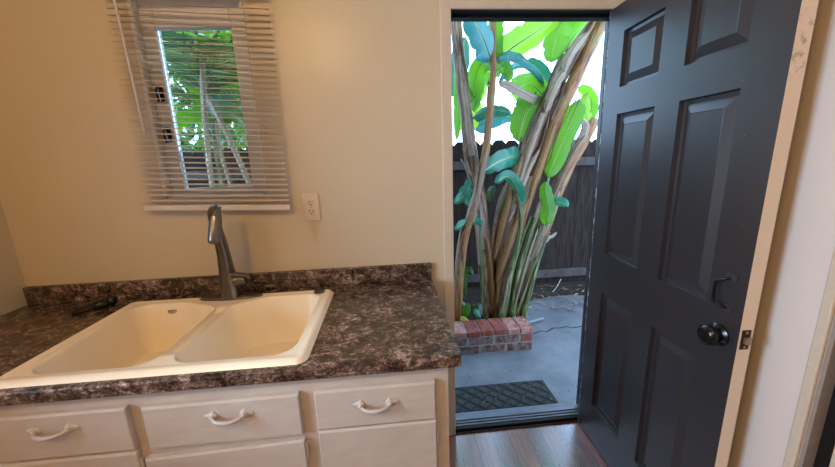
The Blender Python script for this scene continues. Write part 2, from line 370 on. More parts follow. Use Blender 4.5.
# ------------------------------------------------------------------ open door leaf
ANG = 1.619; Ld = V((math.cos(ANG), -math.sin(ANG), 0)); Nd = V((Ld.y, -Ld.x, 0))   # Nd points into the room (towards -x)
HG = V((.68, -.006, 0)); LWD, LH, LT = .758, 2.036, .040
d1 = thing('door_1', HG, 'charcoal six panel door standing open into the kitchen', 'door', kind='structure')
def dp(s, z, n=0): return HG + Ld*s + V((0, 0, z)) + Nd*n
PS = [(.112, .330), (.441, .646)]; PZ = [(.198, .808), (.996, 1.607), (1.712, 1.925)]
def leaf_face(q, side):
    ss = [0, .007, .112, .330, .441, .646, LWD]; zs = [.006, .198, .808, .996, 1.607, 1.712, 1.925, LH]
    q.slot = 0
    def P(s, z, dep): return dp(s, z, -dep if side == 0 else -(LT-dep))
    for i in range(len(ss)-1):
        for j in range(len(zs)-1):
            if any(abs(a-ss[i]) < 1e-6 for a, b in PS) and any(abs(a-zs[j]) < 1e-6 for a, b in PZ):
                rings = [(0, 0), (.003, .015), (.014, .017), (.044, .006), (.047, .0065)]
                a0, a1, b0, b1 = ss[i], ss[i+1], zs[j], zs[j+1]
                prev = None
                for ins, dep in rings:
                    cur = [P(a0+ins, b0+ins, dep), P(a1-ins, b0+ins, dep), P(a1-ins, b1-ins, dep), P(a0+ins, b1-ins, dep)]
                    if prev:
                        for k in range(4): q.add([prev[k], prev[(k+1) % 4], cur[(k+1) % 4], cur[k]], [(0, 1, 2, 3)])
                    prev = cur
                q.add(prev, [(0, 1, 2, 3)])
            else:
                q.slot = 2 if i == 0 else 0
                q.add([P(ss[i], zs[j], 0), P(ss[i+1], zs[j], 0), P(ss[i+1], zs[j+1], 0), P(ss[i], zs[j+1], 0)], [(0, 1, 2, 3)])
q = MB(); leaf_face(q, 0); leaf_face(q, 1); q.slot = 0
c = lambda s, z: (dp(s, z, 0), dp(s, z, -LT))
for (s0, z0, s1, z1) in ((0, .006, 0, LH), (0, LH, LWD, LH), (0, .006, LWD, .006)):
    a, b = c(s0, z0); d_, e = c(s1, z1); q.add([a, b, e, d_], [(0, 1, 2, 3)])
q.slot = 1; a, b = c(LWD, .006); d_, e = c(LWD, LH); q.add([a, b, e, d_], [(0, 1, 2, 3)])
dl = q.build('door_leaf', [M['door'], M['edge'], chipm()], d1)
# knob, pull handle, latch
kp = dp(.70, .918)
q = MB(); q.lathe(kp, Nd, [(.0, 0), (.034, 0), (.034, .005), (.028, .009), (.022, .012), (.022, .018), (.028, .022), (.0315, .030), (.030, .039), (.022, .046), (.010, .049), (.006, .047), (0, .047)], 28)
k1 = q.build('door_knob', M['blackmetal'], d1, smooth=True, angle=50)
kb = dp(.70, .918, -LT)
q = MB(); q.lathe(kb, -Nd, [(.0, 0), (.033, 0), (.028, .009), (.0125, .012), (.0125, .02), (.0265, .03), (.02, .042), (0, .044)], 24); q.build('door_knob', M['blackmetal'], d1, smooth=True, angle=50)
q = MB()
q.tube(spline([dp(.712, 1.097, .004), dp(.706, 1.094, .012), dp(.692, 1.084, .021), dp(.688, 1.07, .023), dp(.688, 1.03, .023), dp(.692, 1.019, .021), dp(.706, 1.010, .012), dp(.712, 1.007, .004)], 30), .0042, 8)
ph = q.build('pull_handle', M['blackmetal'], d1, smooth=True)
for z in (1.098, 1.006):
    q = MB(); s0 = .704 if z < 1.05 else .694
    vv = [dp(s0, z-.009, .003), dp(.728, z-.009, .003), dp(.728, z+.009, .003), dp(s0, z+.009, .003), dp(s0, z-.009, 0), dp(.728, z-.009, 0), dp(.728, z+.009, 0), dp(s0, z+.009, 0)]
    q.add(vv, [(0, 1, 2, 3), (4, 5, 6, 7), (0, 1, 5, 4), (1, 2, 6, 5), (2, 3, 7, 6), (3, 0, 4, 7)])
    q.lathe(dp(.714, z, .003), Nd, [(.003, 0), (.003, .002), (0, .003)], 10)
    q.build('mounting_foot', plain('grey_worn_metal', (92, 90, 92), .35, .5, .7), ph)
q = MB()
def ebox(q, n0, n1, z0, z1, s0, s1):
    vv = [dp(s, z, n) for s in (s0, s1) for n in (n0, n1) for z in (z0, z1)]
    q.add(vv, [(0, 1, 3, 2), (4, 6, 7, 5), (0, 4, 5, 1), (2, 3, 7, 6), (0, 2, 6, 4), (1, 5, 7, 3)])
ebox(q, -.031, -.007, .903, .961, LWD, LWD+.002)
lp = q.build('latch_plate', plain('dark_brown_bronze', (74, 48, 38), .4, .5, .7), d1)
q = MB(); ebox(q, -.026, -.012, .922, .942, LWD, LWD+.011); q.build('latch_bolt', M['chrome'], lp)
for z in (.91, .954):
    q = MB(); q.lathe(dp(LWD+.002, z, -.019), Ld, [(.0035, 0), (.0035, .001), (0, .002)], 10); q.build('screw', M['chrome'], lp)
for z in (.25, 1.05, 1.8):
    q = MB(); q.tube([V((DX1-.026, -.012, z-.045)), V((DX1-.026, -.012, z+.045))], .006, 10); q.build('hinge', M['blackmetal'], d1, smooth=True, angle=50)

# ------------------------------------------------------------------ base cabinet
CX1, CF = -.148, -.631
CL_ = XL+.004
cb = thing('kitchen_cabinet', ((XL+CX1)/2, -.32, 0), 'white painted base cabinet with three drawers under the brown counter', 'cabinet')
drw = [(-1.42, -1.058, .668, .806), (-1.018, -.590, .664, .801), (-.545, -.191, .674, .803)]
drs = [(-1.42, -1.056, .10, .660), (-1.040, -.588, .10, .645), (-.545, -.190, .10, .668)]
q = MB()
stiles = [(CL_, -1.415), (-1.062, -1.010), (-.592, -.540), (-.196, CX1)]
for a, b in stiles: q.box((a, CF, .09), (b, CF+.02, .853))
for a, b in ((-1.415, -1.062), (-1.010, -.592), (-.540, -.196)):
    for z0, z1 in ((.09, .11), (.634, .672), (.795, .853)): q.box((a, CF, z0), (b, CF+.02, z1))
q.box((CL_, -.57, 0), (CX1-.01, -.55, .09)); q.box((CX1-.018, CF+.02, 0), (CX1, -.003, .853)); q.box((CL_, CF+.02, 0), (CL_+.018, -.003, .853)); q.box((CL_, CF+.02, .09), (CX1, -.003, .108)); q.box((CL_, -.02, .1), (CX1, -.003, .853))
q.build('cabinet_body', M['cab'], cb)
def panel(q, x0, x1, z0, z1, tilt=0, t=.019, bev=.007):
    zt0, zt1 = z1-tilt, z1
    y0, y1 = CF-t, CF-.0005
    b = bev
    A = [(x0, y1, z0), (x1, y1, z0), (x1, y1, zt1), (x0, y1, zt0)]
    B = [(x0, y0+b*.4, z0), (x1, y0+b*.4, z0), (x1, y0+b*.5, zt1), (x0, y0+b*.5, zt0)]
    e_ = b*.35; D = [(x0+e_, y0, z0+e_), (x1-e_, y0, z0+e_), (x1-e_, y0, zt1-b), (x0+e_, y0, zt0-b)]
    for P_, Q_ in ((A, B), (B, D)):
        for k in range(4): q.add([P_[k], P_[(k+1) % 4], Q_[(k+1) % 4], Q_[k]], [(0, 1, 2, 3)])
    q.add(A, [(0, 1, 2, 3)]); q.add(D, [(0, 1, 2, 3)])
hx = [(-1.2505, .760), (-.787, .755), (-.3705, .747)]
def bail_pull(parent, cx, z):
    y0 = CF-.019
    q = MB(); w = .043
    pts = []
    for k in range(21):
        u = k/20*2-1
        zz = z-.001-.004*(1-abs(u)**2.2); yy = y0-.008-.019*(1-abs(u)**3)
        pts.append((cx+u*w, yy, zz))
    q.tube(pts, [.0044+.0020*(1-abs(k/10-1)) for k in range(21)], 8)
    o = q.build('drawer_handle', M['cab'], parent, smooth=True)
    for s in (-1, 1):
        q = MB(); p0 = V((cx+s*w, y0, z))
        q.lathe(p0, (0, -1, 0), [(.013, 0), (.0135, .002), (.010, .005), (.006, .006), (.0065, .011), (.004, .014), (0, .015)], 18)
        q.lathe(p0+V((s*.008, 0, .001)), (0, -1, 0), [(.009, 0), (.008, .003), (0, .0045)], 14, 1.7, (1, 0, 0))
        q.lathe(p0+V((s*.0195, 0, .002)), (0, -1, 0), [(.0045, 0), (.004, .003), (0, .004)], 12, 1.3, (1, 0, 0))
        q.lathe(p0+V((0, 0, .009)), (0, -1, 0), [(.007, 0), (.006, .003), (0, .004)], 12)
        q.build('rosette', M['cab'], o, smooth=True, angle=60)
for (x0, x1, z0, z1), (cx, z) in zip(drw, hx):
    q = MB(); panel(q, x0, x1, z0, z1); o = q.build('drawer', M['cab'], cb)
    bail_pull(o, cx, z)
for i, (x0, x1, z0, z1) in enumerate(drs):
    q = MB(); panel(q, x0, x1, z0, z1, .013 if i == 1 else 0); o = q.build('cabinet_door', M['cab'], cb)
    for z in (.61, .2):
        q = MB(); q.tube([(x1+.004, CF-.012, z-.022), (x1+.004, CF-.012, z+.022)], .004, 8); q.box((x1+.003, CF-.004, z-.018), (x1+.018, CF, z+.018), .001)
        q.build('hinge', M['cab'], o, smooth=True, angle=40)

# ------------------------------------------------------------------ countertop with backsplash (hole for the sink)
SX0, SX1, SY0, SY1 = -1.405, -.558, -.643, -.085
wt = thing('worktop', ((XL-.114)/2, -.33, .853), 'brown stone patterned laminate counter with low backsplash', 'worktop')
q = MB(); TX1, TF = -.114, -.6614
def ctop(q):
    xs = [XL+.002, SX0+.02, SX1-.02, TX1]; ys = [TF, SY0+.02, SY1-.02, -.002]
    prof = [(TF, ZC-.008), (TF+.0025, ZC-.0025), (TF+.008, ZC)]
    for i in range(3):
        for j in range(3):
            if i == 1 and j == 1: continue
            y0 = ys[j] if j else TF+.008
            q.add([(xs[i], y0, ZC), (xs[i+1], y0, ZC), (xs[i+1], ys[j+1], ZC), (xs[i], ys[j+1], ZC)], [(0, 1, 2, 3)])
            q.add([(xs[i], y0, .853), (xs[i+1], y0, .853), (xs[i+1], ys[j+1], .853), (xs[i], ys[j+1], .853)], [(0, 1, 2, 3)])
    P = [(TF+.008, .853), (TF, .853)]+prof
    for a, b in zip(P[:-1], P[1:]):
        for i in range(3): q.add([(xs[i], a[0], a[1]), (xs[i+1], a[0], a[1]), (xs[i+1], b[0], b[1]), (xs[i], b[0], b[1])], [(0, 1, 2, 3)])
    for x in (xs[0], xs[3]):
        for j in range(3):
            y0 = ys[j] if j else TF+.008
            q.add([(x, y0, .853), (x, ys[j+1], .853), (x, ys[j+1], ZC), (x, y0, ZC)], [(0, 1, 2, 3)])
        q.add([(x, a, b) for a, b in P[1:]]+[(x, TF+.008, .853)], [tuple(range(5))])
    x0, x1, y0, y1 = xs[1], xs[2], ys[1], ys[2]
    for a, b in (((x0, y0), (x1, y0)), ((x1, y0), (x1, y1)), ((x1, y1), (x0, y1)), ((x0, y1), (x0, y0))):
        q.add([(a[0], a[1], .853), (b[0], b[1], .853), (b[0], b[1], ZC), (a[0], a[1], ZC)], [(0, 1, 2, 3)])
    for x in (x0,): pass
    q.add([(xs[0], -.002, .853), (xs[3], -.002, .853), (xs[3], -.002, ZC), (xs[0], -.002, ZC)], [(0, 1, 2, 3)])
ctop(q); q.build('countertop', M['counter'], wt)
q = MB(); q.box((XL+.002, -.021, ZC), (TX1, -.001, ZC+.079), .004); q.build('backsplash', M['counter'], wt)

# ------------------------------------------------------------------ sink
def sdbox(x, y, x0, x1, y0, y1, r):
    cx, cy, hx_, hy = (x0+x1)/2, (y0+y1)/2, (x1-x0)/2-r, (y1-y0)/2-r
    dx, dy = abs(x-cx)-hx_, abs(y-cy)-hy
    return math.hypot(max(dx, 0), max(dy, 0))+min(max(dx, dy), 0)-r
def sm(t): t = max(0, min(1, t)); return t*t*(3-2*t)
def sink_z(x, y):
    o = -sdbox(x, y, SX0, SX1, SY0, SY1, .035)         # inside distance from the outer edge
    z = ZC+.0135*math.sin(min(max(o, 0)/.016, 1)*PI/2)
    z -= .003*sm((o-.018)/.02)
    bump_ = .05*math.exp(-((x+.99)/.13)**4)
    yb = -.132-bump_
    d = 1
    for x0, x1 in ((-1.352, -1.003), (-.965, -.606)):
        d = min(d, sdbox(x, y, x0, x1, -.602, yb, .07))
    if d < 0:
        t = -d/.05
        z -= .004*min(t*4, 1) + .185*sm(t)**.8
    if d > 0 and -1.003 < x < -.965 and -.56 < y < -.2: z -= .012*sm(min(y+.56, -.2-y)/.05)
    return z
sk = thing('kitchen_sink', ((SX0+SX1)/2, (SY0+SY1)/2, ZC), 'bisque double bowl drop in sink set in the brown counter', 'sink')
NX, NY = 250, 165
q = MB()
def sg(i, j):
    x = SX0+(SX1-SX0)*i/(NX-1); y = SY0+(SY1-SY0)*j/(NY-1)
    d = sdbox(x, y, SX0, SX1, SY0, SY1, .035)
    if d > 0:   # pull the corners in to the rounded outline
        cx = min(max(x, SX0+.035), SX1-.035); cy = min(max(y, SY0+.035), SY1-.035)
        v = V((x-cx, y-cy)); v = v.normalized()*.035; x, y = cx+v.x, cy+v.y
        return V((x, y, ZC))
    return V((x, y, sink_z(x, y)))
q.grid(NX, NY, sg); q.build('sink_bowls', M['sink'], sk, smooth=True)
for x in (-1.18, -.785):
    q = MB(); zb = sink_z(x, -.36); q.lathe((x, -.36, zb), (0, 0, 1), [(0, .001), (.02, .001), (.03, .003), (.042, .004), (.045, .001)], 28); q.build('drain', M['steel'], sk, smooth=True, angle=50)
hp = atz(318, 292, ZC+.011); q = MB(); q.lathe((hp.x+.006, hp.y, ZC+.0105), (0, 0, 1), [(.023, 0), (.024, .003), (.021, .006), (.012, .007), (0, .0068)], 28); q.build('hole_cap', M['steel'], sk, smooth=True, angle=50)
yo = -.12
while sink_z(-1.215, yo) > ZC-.018: yo -= .0008
q = MB(); q.lathe((-1.215, yo, sink_z(-1.215, yo)), (0, -.75, .66), [(.011, -.002), (.011, .0018), (.009, .0025), (0, .0015)], 20, 1.6, (1, 0, 0)); q.build('overflow_ring', M['chrome'], sk, smooth=True, angle=50)

# ------------------------------------------------------------------ faucet
FZ = ZC+.0115; fx, fy = -.985, -.118
fa = thing('kitchen_faucet', (fx, fy, FZ), 'dark nickel pull down faucet on an oval plate behind the sink', 'faucet')
q = MB(); q.lathe((fx, fy, FZ-.001), (0, 0, 1), [(.0, 0), (.030, 0), (.031, .004), (.029, .008), (.0, .010)], 36, 4.2, (1, 0, 0)); q.build('base_plate', M['steel'], fa, smooth=True, angle=50)
top = at(214, 207, -.19); end = at(214.5, 244, -.27); mid = at(214, 212, -.245)
bodyp = spline([(fx, fy, FZ+.006), (fx, fy, FZ+.07), (fx-.001, fy-.001, FZ+.14), (fx-.004, fy-.004, FZ+.23), V((fx-.010, fy-.020, top.z-.035)), V((top.x, fy-.055, top.z-.008)), V((mid.x, -.225, top.z-.006)), V((mid.x-.002, -.25, top.z-.03))], 40)
rads = [.040-.014*min(k/14, 1) if k < 15 else .026-.011*min((k-14)/14, 1) for k in range(41)]
q = MB(); q.tube(bodyp, rads, 18, ref=(1, 0, 0)); q.build('faucet_body', M['steel'], fa, smooth=True, angle=60)
p0, p1 = bodyp[-5], V((end.x, -.268, end.z))
ax = (p1-p0).normalized(); Lh = (p1-p0).length
q = MB(); q.lathe(p0, ax, [(.0, -.010), (.010, -.007), (.0155, 0), (.0185, .010), (.0205, .03), (.0225, Lh*.6), (.0238, Lh-.012), (.022, Lh-.004), (.016, Lh), (0, Lh-.003)], 22); q.build('spray_head', M['steel'], fa, smooth=True, angle=50)
q = MB(); hz = FZ+.072
q.lathe((fx+.012, fy, hz), (1, 0, .12), [(.026, 0), (.026, .03), (.023, .052), (.020, .060), (0, .064)], 22); q.build('lever_hub', M['steel'], fa, smooth=True, angle=50)
q = MB(); q.tube(spline([(fx+.060, fy, hz+.006), (fx+.082, fy-.008, hz+.014), (fx+.082, fy-.022, hz+.030), (fx+.062, fy-.045, hz+.044), (fx+.034, fy-.075, hz+.055)], 20), [.012-.006*k/20 for k in range(21)], 12); q.build('lever', M['steel'], fa, smooth=True, angle=60)

# ------------------------------------------------------------------ black utensil on the counter
b0 = atz(72, 313.5, ZC+.008); b1 = atz(96, 307, ZC+.012); b2 = atz(116, 303, ZC+.012)
ut = thing('kitchen_utensil', (b1.x, b1.y, ZC), 'small glossy black utensil lying on the counter beside the sink', 'utensil')
q = MB(); dirv = (b1-b0); n_ = V((-dirv.y, dirv.x, 0)).normalized()
q.grid(9, 13, lambda i, j: b0 + dirv*(j/12) + n_*((i/4-1)*.034*math.sin(PI*(.12+.78*(1-j/12)))**.7) + V((0, 0, -.007+.012*((i/4-1)**2)+.006*(j/12)**2)))
o = q.build('spoon_head', M['black'], ut, smooth=True); sd = o.modifiers.new('thick', 'SOLIDIFY'); sd.thickness = .003
q = MB(); q.tube(spline([(b1.x-.012, b1.y, ZC+.014), (b1.x+.02, b1.y+.002, ZC+.021), (b2.x-.03, b2.y, ZC+.023), (b2.x, b2.y+.004, ZC+.022)], 16), [.007, .014]+[.021]*13+[.018, .010], 12)
q.build('handle', M['black'], ut, smooth=True)

# ------------------------------------------------------------------ wall outlet
ox, oz = -.642, 1.2585
ou = thing('wall_outlet', (ox, 0, oz), 'almond duplex outlet on the wall between blind and doorway', 'outlet')
q = MB(); q.box((ox-.036, -.006, oz-.060), (ox+.036, .0, oz+.060), .003); q.build('cover_plate', M['plastic'], ou)
for dz in (-.0205, .0205):
    q = MB(); q.lathe((ox, -.005, oz+dz), (0, -1, 0), [(.0165, 0), (.0165, .0025), (.015, .003), (0, .003)], 24); o = q.build('socket', M['plastic'], ou, smooth=True, angle=40)
    q = MB(); q.box((ox-.0085, -.0086, oz+dz-.001), (ox-.0055, -.0078, oz+dz+.009)); q.box((ox+.0055, -.0086, oz+dz+.001), (ox+.0085, -.0078, oz+dz+.008)); q.lathe((ox, -.0078, oz+dz-.008), (0, -1, 0), [(.0032, 0), (.0032, .0008), (0, .0008)], 10)
    q.build('slots', M['dark'], o)
q = MB(); q.lathe((ox, -.006, oz), (0, -1, 0), [(.003, 0), (.0028, .001), (0, .0015)], 10); q.build('screw', M['chrome'], ou)

# ------------------------------------------------------------------ venetian blind
BX0, BX1, BY = -1.304, -.722, -.036
bl = thing('window_blind', ((BX0+BX1)/2, BY, 1.27), 'white mini blind with open slats hanging over the window', 'blind')
q = MB(); q.box((BX0+.002, BY-.016, 2.078), (BX1-.002, BY+.016, 2.112), .003); q.build('headrail', M['blind'], bl)
def slope_z(x): return -.0245*(x-BX0)/(BX1-BX0)        # the blind hangs a touch lower at its right end
q = MB(); pitch = .0222; NS = 34; tl = math.radians(13)
for k in range(NS):
    z0 = 1.322+pitch*k
    amp = .0012*math.sin(k*1.7)
    def sp(i, j, z0=z0, amp=amp):
        x = BX0+(BX1-BX0)*i/15; s = (j/4-.5)*.0255; arch = .002*(1-(2*j/4-1)**2)
        sag = -.003*math.sin(PI*i/15)*(1 if k % 3 else .4)+amp*math.sin(i*.8)
        f = min(1, k/6)
        return V((x, BY+s*math.cos(tl), z0+s*math.sin(tl)+arch+sag*.6+slope_z(x)*(1-.0*f)))
    q.grid(16, 5, sp)
q.build('slats', M['blind'], bl, smooth=True)
q = MB(); q.box((BX0-.004, BY-.013, 1.279), (BX1+.001, BY+.013, 1.303), .004)
for vtx in q.v: vtx.z += slope_z(vtx.x)
q.build('bottom_rail', M['blind'], bl)
for x in (-1.215, -.805):
    q = MB()
    for dy in (-.0125, .0125): q.tube([(x, BY+dy, 1.29), (x, BY+dy, 2.09)], .0008, 5)
    q.tube([(x+.004, BY, 1.28), (x+.004, BY, 2.09)], .0009, 5); q.build('ladder_cord', M['blind'], bl)
wa, wb = at(113, -6, -.062), at(144, 133, -.058)
q = MB(); q.tube([wa, wb], .0045, 6); q.build('tilt_wand', plain('clear_grey_wand', (205, 200, 198), .25, .5), bl)

# ------------------------------------------------------------------ ceiling lamps
for LX, LY, ls, lab in ((-1.60, -2.3, 242, 'warm globe lamp on the ceiling above the sink end of the kitchen'), (-.876, -2.3, 376, 'warm globe lamp on the ceiling nearer the doorway')):
    LZ = 2.615
    cl = thing('ceiling_lamp', (LX, LY, CEIL), lab, 'lamp', 'ceiling globe lamps')
    q = MB(); q.lathe((LX, LY, CEIL), (0, 0, -1), [(.0, 0), (.085, 0), (.08, .02), (.05, .03), (.045, .05), (0, .05)], 28); q.build('lamp_base', M['white'], cl, smooth=True, angle=50)
    bm = bmesh.new(); bmesh.ops.create_icosphere(bm, subdivisions=3, radius=.05); q = MB(); q.frombm(bm, Matrix.Translation((LX, LY, LZ))); q.build('globe', emit('warm_lamp_glow', (1, .635, .26, 1), ls), cl, smooth=True)

tag(boxobj('shade_eave', (XL-.6, WT, 2.72), (XR+.6, .62, 2.84), M['ceiling']), 'unseen eave added over the doorway to shade the patio', kind='structure')  # out of view, added to keep sky light off the patio
# ------------------------------------------------------------------ patio
g = tag(boxobj('ground', (-7, WT, GZ-.1), (6, 9, GZ), M['concrete']), 'blue grey concrete patio outside the doorway', kind='structure')
ck = [atz(px, py, GZ) for px, py in ((533, 334), (541, 331), (547, 332), (553, 328), (560, 328), (566, 326.5), (573, 328), (584, 326))]
q = MB()
for a, b in zip(ck[:-1], ck[1:]):
    n_ = V((-(b-a).y, (b-a).x, 0)).normalized()*.006
    q.add([a-n_, b-n_, b+n_, a+n_], [(0, 1, 2, 3)])
for vtx in q.v: vtx.z = GZ+.0008
q.build('crack', M['dark'], g)
# door mat
MZ = GZ+.014
ma, mb = atz(541, 379, MZ), atz(562, 404, MZ); mx1 = (ma.x+mb.x)/2; my1, my0 = ma.y, max(mb.y, .209); mx0 = -.03
dm = thing('door_mat', ((mx0+mx1)/2, (my0+my1)/2, GZ), 'dark grey green doormat with diamond pattern on the patio', 'doormat')
q = MB(); q.box((mx0, my0, GZ), (mx1, my1, MZ-.005), .002); q.build('rubber_backing', M['matedge'], dm)
q = MB(); q.box((mx0+.018, my0+.018, MZ-.006), (mx1-.018, my1-.018, MZ-.003)); 
Wm, Hm = mx1-mx0-.036, my1-my0-.036; step = .062
def clipline(sgn, c0):
    pts = []
    x0, y0, x1, y1 = mx0+.018, my0+.018, mx1-.018, my1-.018
    for x in (x0, x1):
        y = y0+(x-x0-c0)*sgn
        if y0 <= y <= y1: pts.append((x, y))
    for y in (y0, y1):
        x = x0+c0+(y-y0)*sgn
        if x0 <= x <= x1: pts.append((x, y))
    return pts
q.build('fibre_top', M['mat'], dm)
q = MB()
for sgn in (1, -1):
    cc = -Hm
    while cc < Wm+Hm:
        for off in (0, .016):
            p = clipline(sgn, cc+off)
            if len(p) >= 2 and (V(p[0])-V(p[1])).length > .02: q.tube([(p[0][0], p[0][1], MZ-.003), (p[1][0], p[1][1], MZ-.003)], .0045, 4)
        cc += step*1.45
q.build('diamond_ridges', M['matedge'], dm)
q = MB()
for k in range(46):
    x, y = random.uniform(.02, .68), random.uniform(.25, .44); s = random.uniform(.002, .006); a = random.uniform(0, PI)
    d_ = V((math.cos(a), math.sin(a), 0)); n_ = V((-d_.y, d_.x, 0)); p = V((x, y, MZ+.0008))
    q.add([p-d_*s*1.6, p-n_*s*.6+V((0, 0, .002)), p+d_*s*1.6, p+n_*s*.6+V((0, 0, .0015))], [(0, 1, 2, 3)])
tag(q.build('leaf_litter', M['husk']), 'pale dry flecks scattered on the doormat', 'litter', kind='stuff')

# brick planter
PX1 = atz(532, 349.5, GZ).x; PY0 = atz(532, 349.5, GZ).y; PZ1 = GZ+.195
print('planter', PX1, PY0, mx1, my0, my1)
PX0 = -1.25
bp = thing('brick_planter', ((PX0+PX1)/2, PY0+.1, GZ), 'low red brick planter edge around the banana plants', 'planter')
q = MB(); hc = .065
for course in range(2):
    x = PX1-(0 if course == 0 else .1); z0 = GZ+.002+course*(hc+.009)
    if course: 
        q.slot = random.randrange(3); q.box((PX1-.094, PY0+random.uniform(0, .004), z0), (PX1, PY0+.2, z0+hc), .005); 
    while x > PX0+.05:
        q.slot = random.choice((0, 2, 2)); q.box((x-.203, PY0+random.uniform(0, .005), z0), (x-.009 if x < PX1-.01 or course else x, PY0+.1, z0+hc), .005); x -= .212
x = PX1; z0 = GZ+.002+2*(hc+.009)
while x > PX0+.05:
    q.slot = random.choice((0, 1, 1)); wv = .062+random.uniform(-.002, .002); dw = random.uniform(-.003, .004)
    q.box((x-.098, PY0-.004+dw, z0), (x, PY0+.2+dw, PZ1+random.uniform(-.003, .003)), .006); x -= .107
q.build('bricks', [M['brick1'], M['brick2'], M['brick3']], bp)
q = MB(); q.box((PX0, PY0+.006, GZ), (PX1-.006, PY0+.19, PZ1-.007)); q.build('mortar', M['mortar'], bp)

# soil
q = MB()
def soilf(i, j):
    x = -4+i*.12; y = PY0+.17+j*.08
    e = sm((PX1-.02-(y-PY0-.15)*.35-x)/.18)
    e2 = sm((y-1.72-.06*math.sin(x*5))/.2)
    h = max(e*(.11+.05*math.sin(x*6+y*9)*math.sin(y*5)+.03*sm((y-1.1)/.4)), e2*.07)
    return V((x, y, GZ-.012+h+.012*math.sin(x*31)*math.sin(y*27)*(h > .02)))
q.grid(60, 20, soilf); so = tag(q.build('garden_soil', M['soil'], smooth=True), 'dark soil bed under the banana plants', 'soil', kind='stuff')
q = MB()
for k in range(150):
    px, py = random.uniform(515, 592), random.uniform(289, 309)
    p = atz(px, py, GZ+.03); 
    if p.y > 2.02 or p.y < 1.3: continue
    s = random.uniform(.006, .024); a = random.uniform(0, PI); d_ = V((math.cos(a), math.sin(a), random.uniform(-.3, .3))); n_ = V((-d_.y, d_.x, random.uniform(-.4, .4)))
    zb = GZ+.012+.06*sm((p.y-1.72)/.2)
    p.z = zb+.008; q.add([p-d_*s*1.8, p-n_*s*.5, p+d_*s*1.8, p+n_*s*.5+V((0, 0, .004))], [(0, 1, 2, 3)])
tag(q.build('fallen_leaves', M['husk']), 'dry leaf scraps littering the ground along the fence', 'leaf litter', kind='stuff')

# fence
FY = 2.1
zt = at(500, 141, FY).z
fe = thing('wood_fence', (0, FY, GZ), 'dark weathered wood fence behind the banana plants', 'fence')
xs_ = at(491, 180, FY).x
q = MB(); x = xs_-.138*40
while x < 4.2:
    w = .138; top_ = zt+random.uniform(-.012, .012); c_ = .035; y = FY+random.uniform(-.003, .003); zb = GZ+random.uniform(.0, .03)
    F = [(x, zb), (x+w, zb), (x+w, top_-c_), (x+w-c_, top_), (x+c_, top_), (x, top_-c_)]
    q.add([(a, y, b) for a, b in F]+[(a, y+.018, b) for a, b in F], [tuple(range(6)), tuple(range(11, 5, -1))]+[(k, (k+1) % 6, 6+(k+1) % 6, 6+k) for k in range(6)])
    x += w+(.011 if abs(x+w-xs_) < .01 else .0004)
q.build('boards', M['fence'], fe)
zr = at(562, 273, FY-.04).z; zr2 = at(588, 161, FY-.04).z
for z in (zr, zr2):
    boxobj('rail', (-6.2, FY-.045, z-.045), (4.2, FY-.004, z+.045), M['rail'], fe, .004)
for x in (-3.6, -1.2, 2.6):
    boxobj('post', (x-.045, FY+.02, GZ-.05), (x+.045, FY+.11, zt), M['rail'], fe, .004)

# fallen stick
q = MB(); st = [(523, 303.5), (532, 300), (545, 298.5), (560, 294.5), (578, 293), (592, 292)]
P_ = [at(a, b, 1.86) for a, b in st]
q.tube(spline(P_, 24), [.011-.006*k/24 for k in range(25)], 7)
q.tube(spline([at(533, 300, 1.86), at(523, 290, 1.9), at(520, 281, 1.95)], 8), .005, 6)
q.tube(spline([at(548, 297, 1.86), at(556, 288, 1.9), at(561, 279, 1.96)], 8), .0045, 6)
q.tube(spline([at(524, 303, 1.86), at(521, 308, 1.82), at(518, 314, 1.78)], 6), .005, 6)
tag(q.build('fallen_branch', M['twig'], smooth=True), 'pale forked dry branch lying against the foot of the fence', 'branch')
pa, pb = atz(529, 322, GZ+.05), atz(543, 318, GZ+.03)
q = MB(); q.tube([pa+V((-.03, .02, .01)), pa, pb], .012, 8, flat=.6); tag(q.build('garden_pipe', M['pipe'], smooth=True, angle=40), 'short grey pipe end sticking out behind the brick planter', 'pipe')

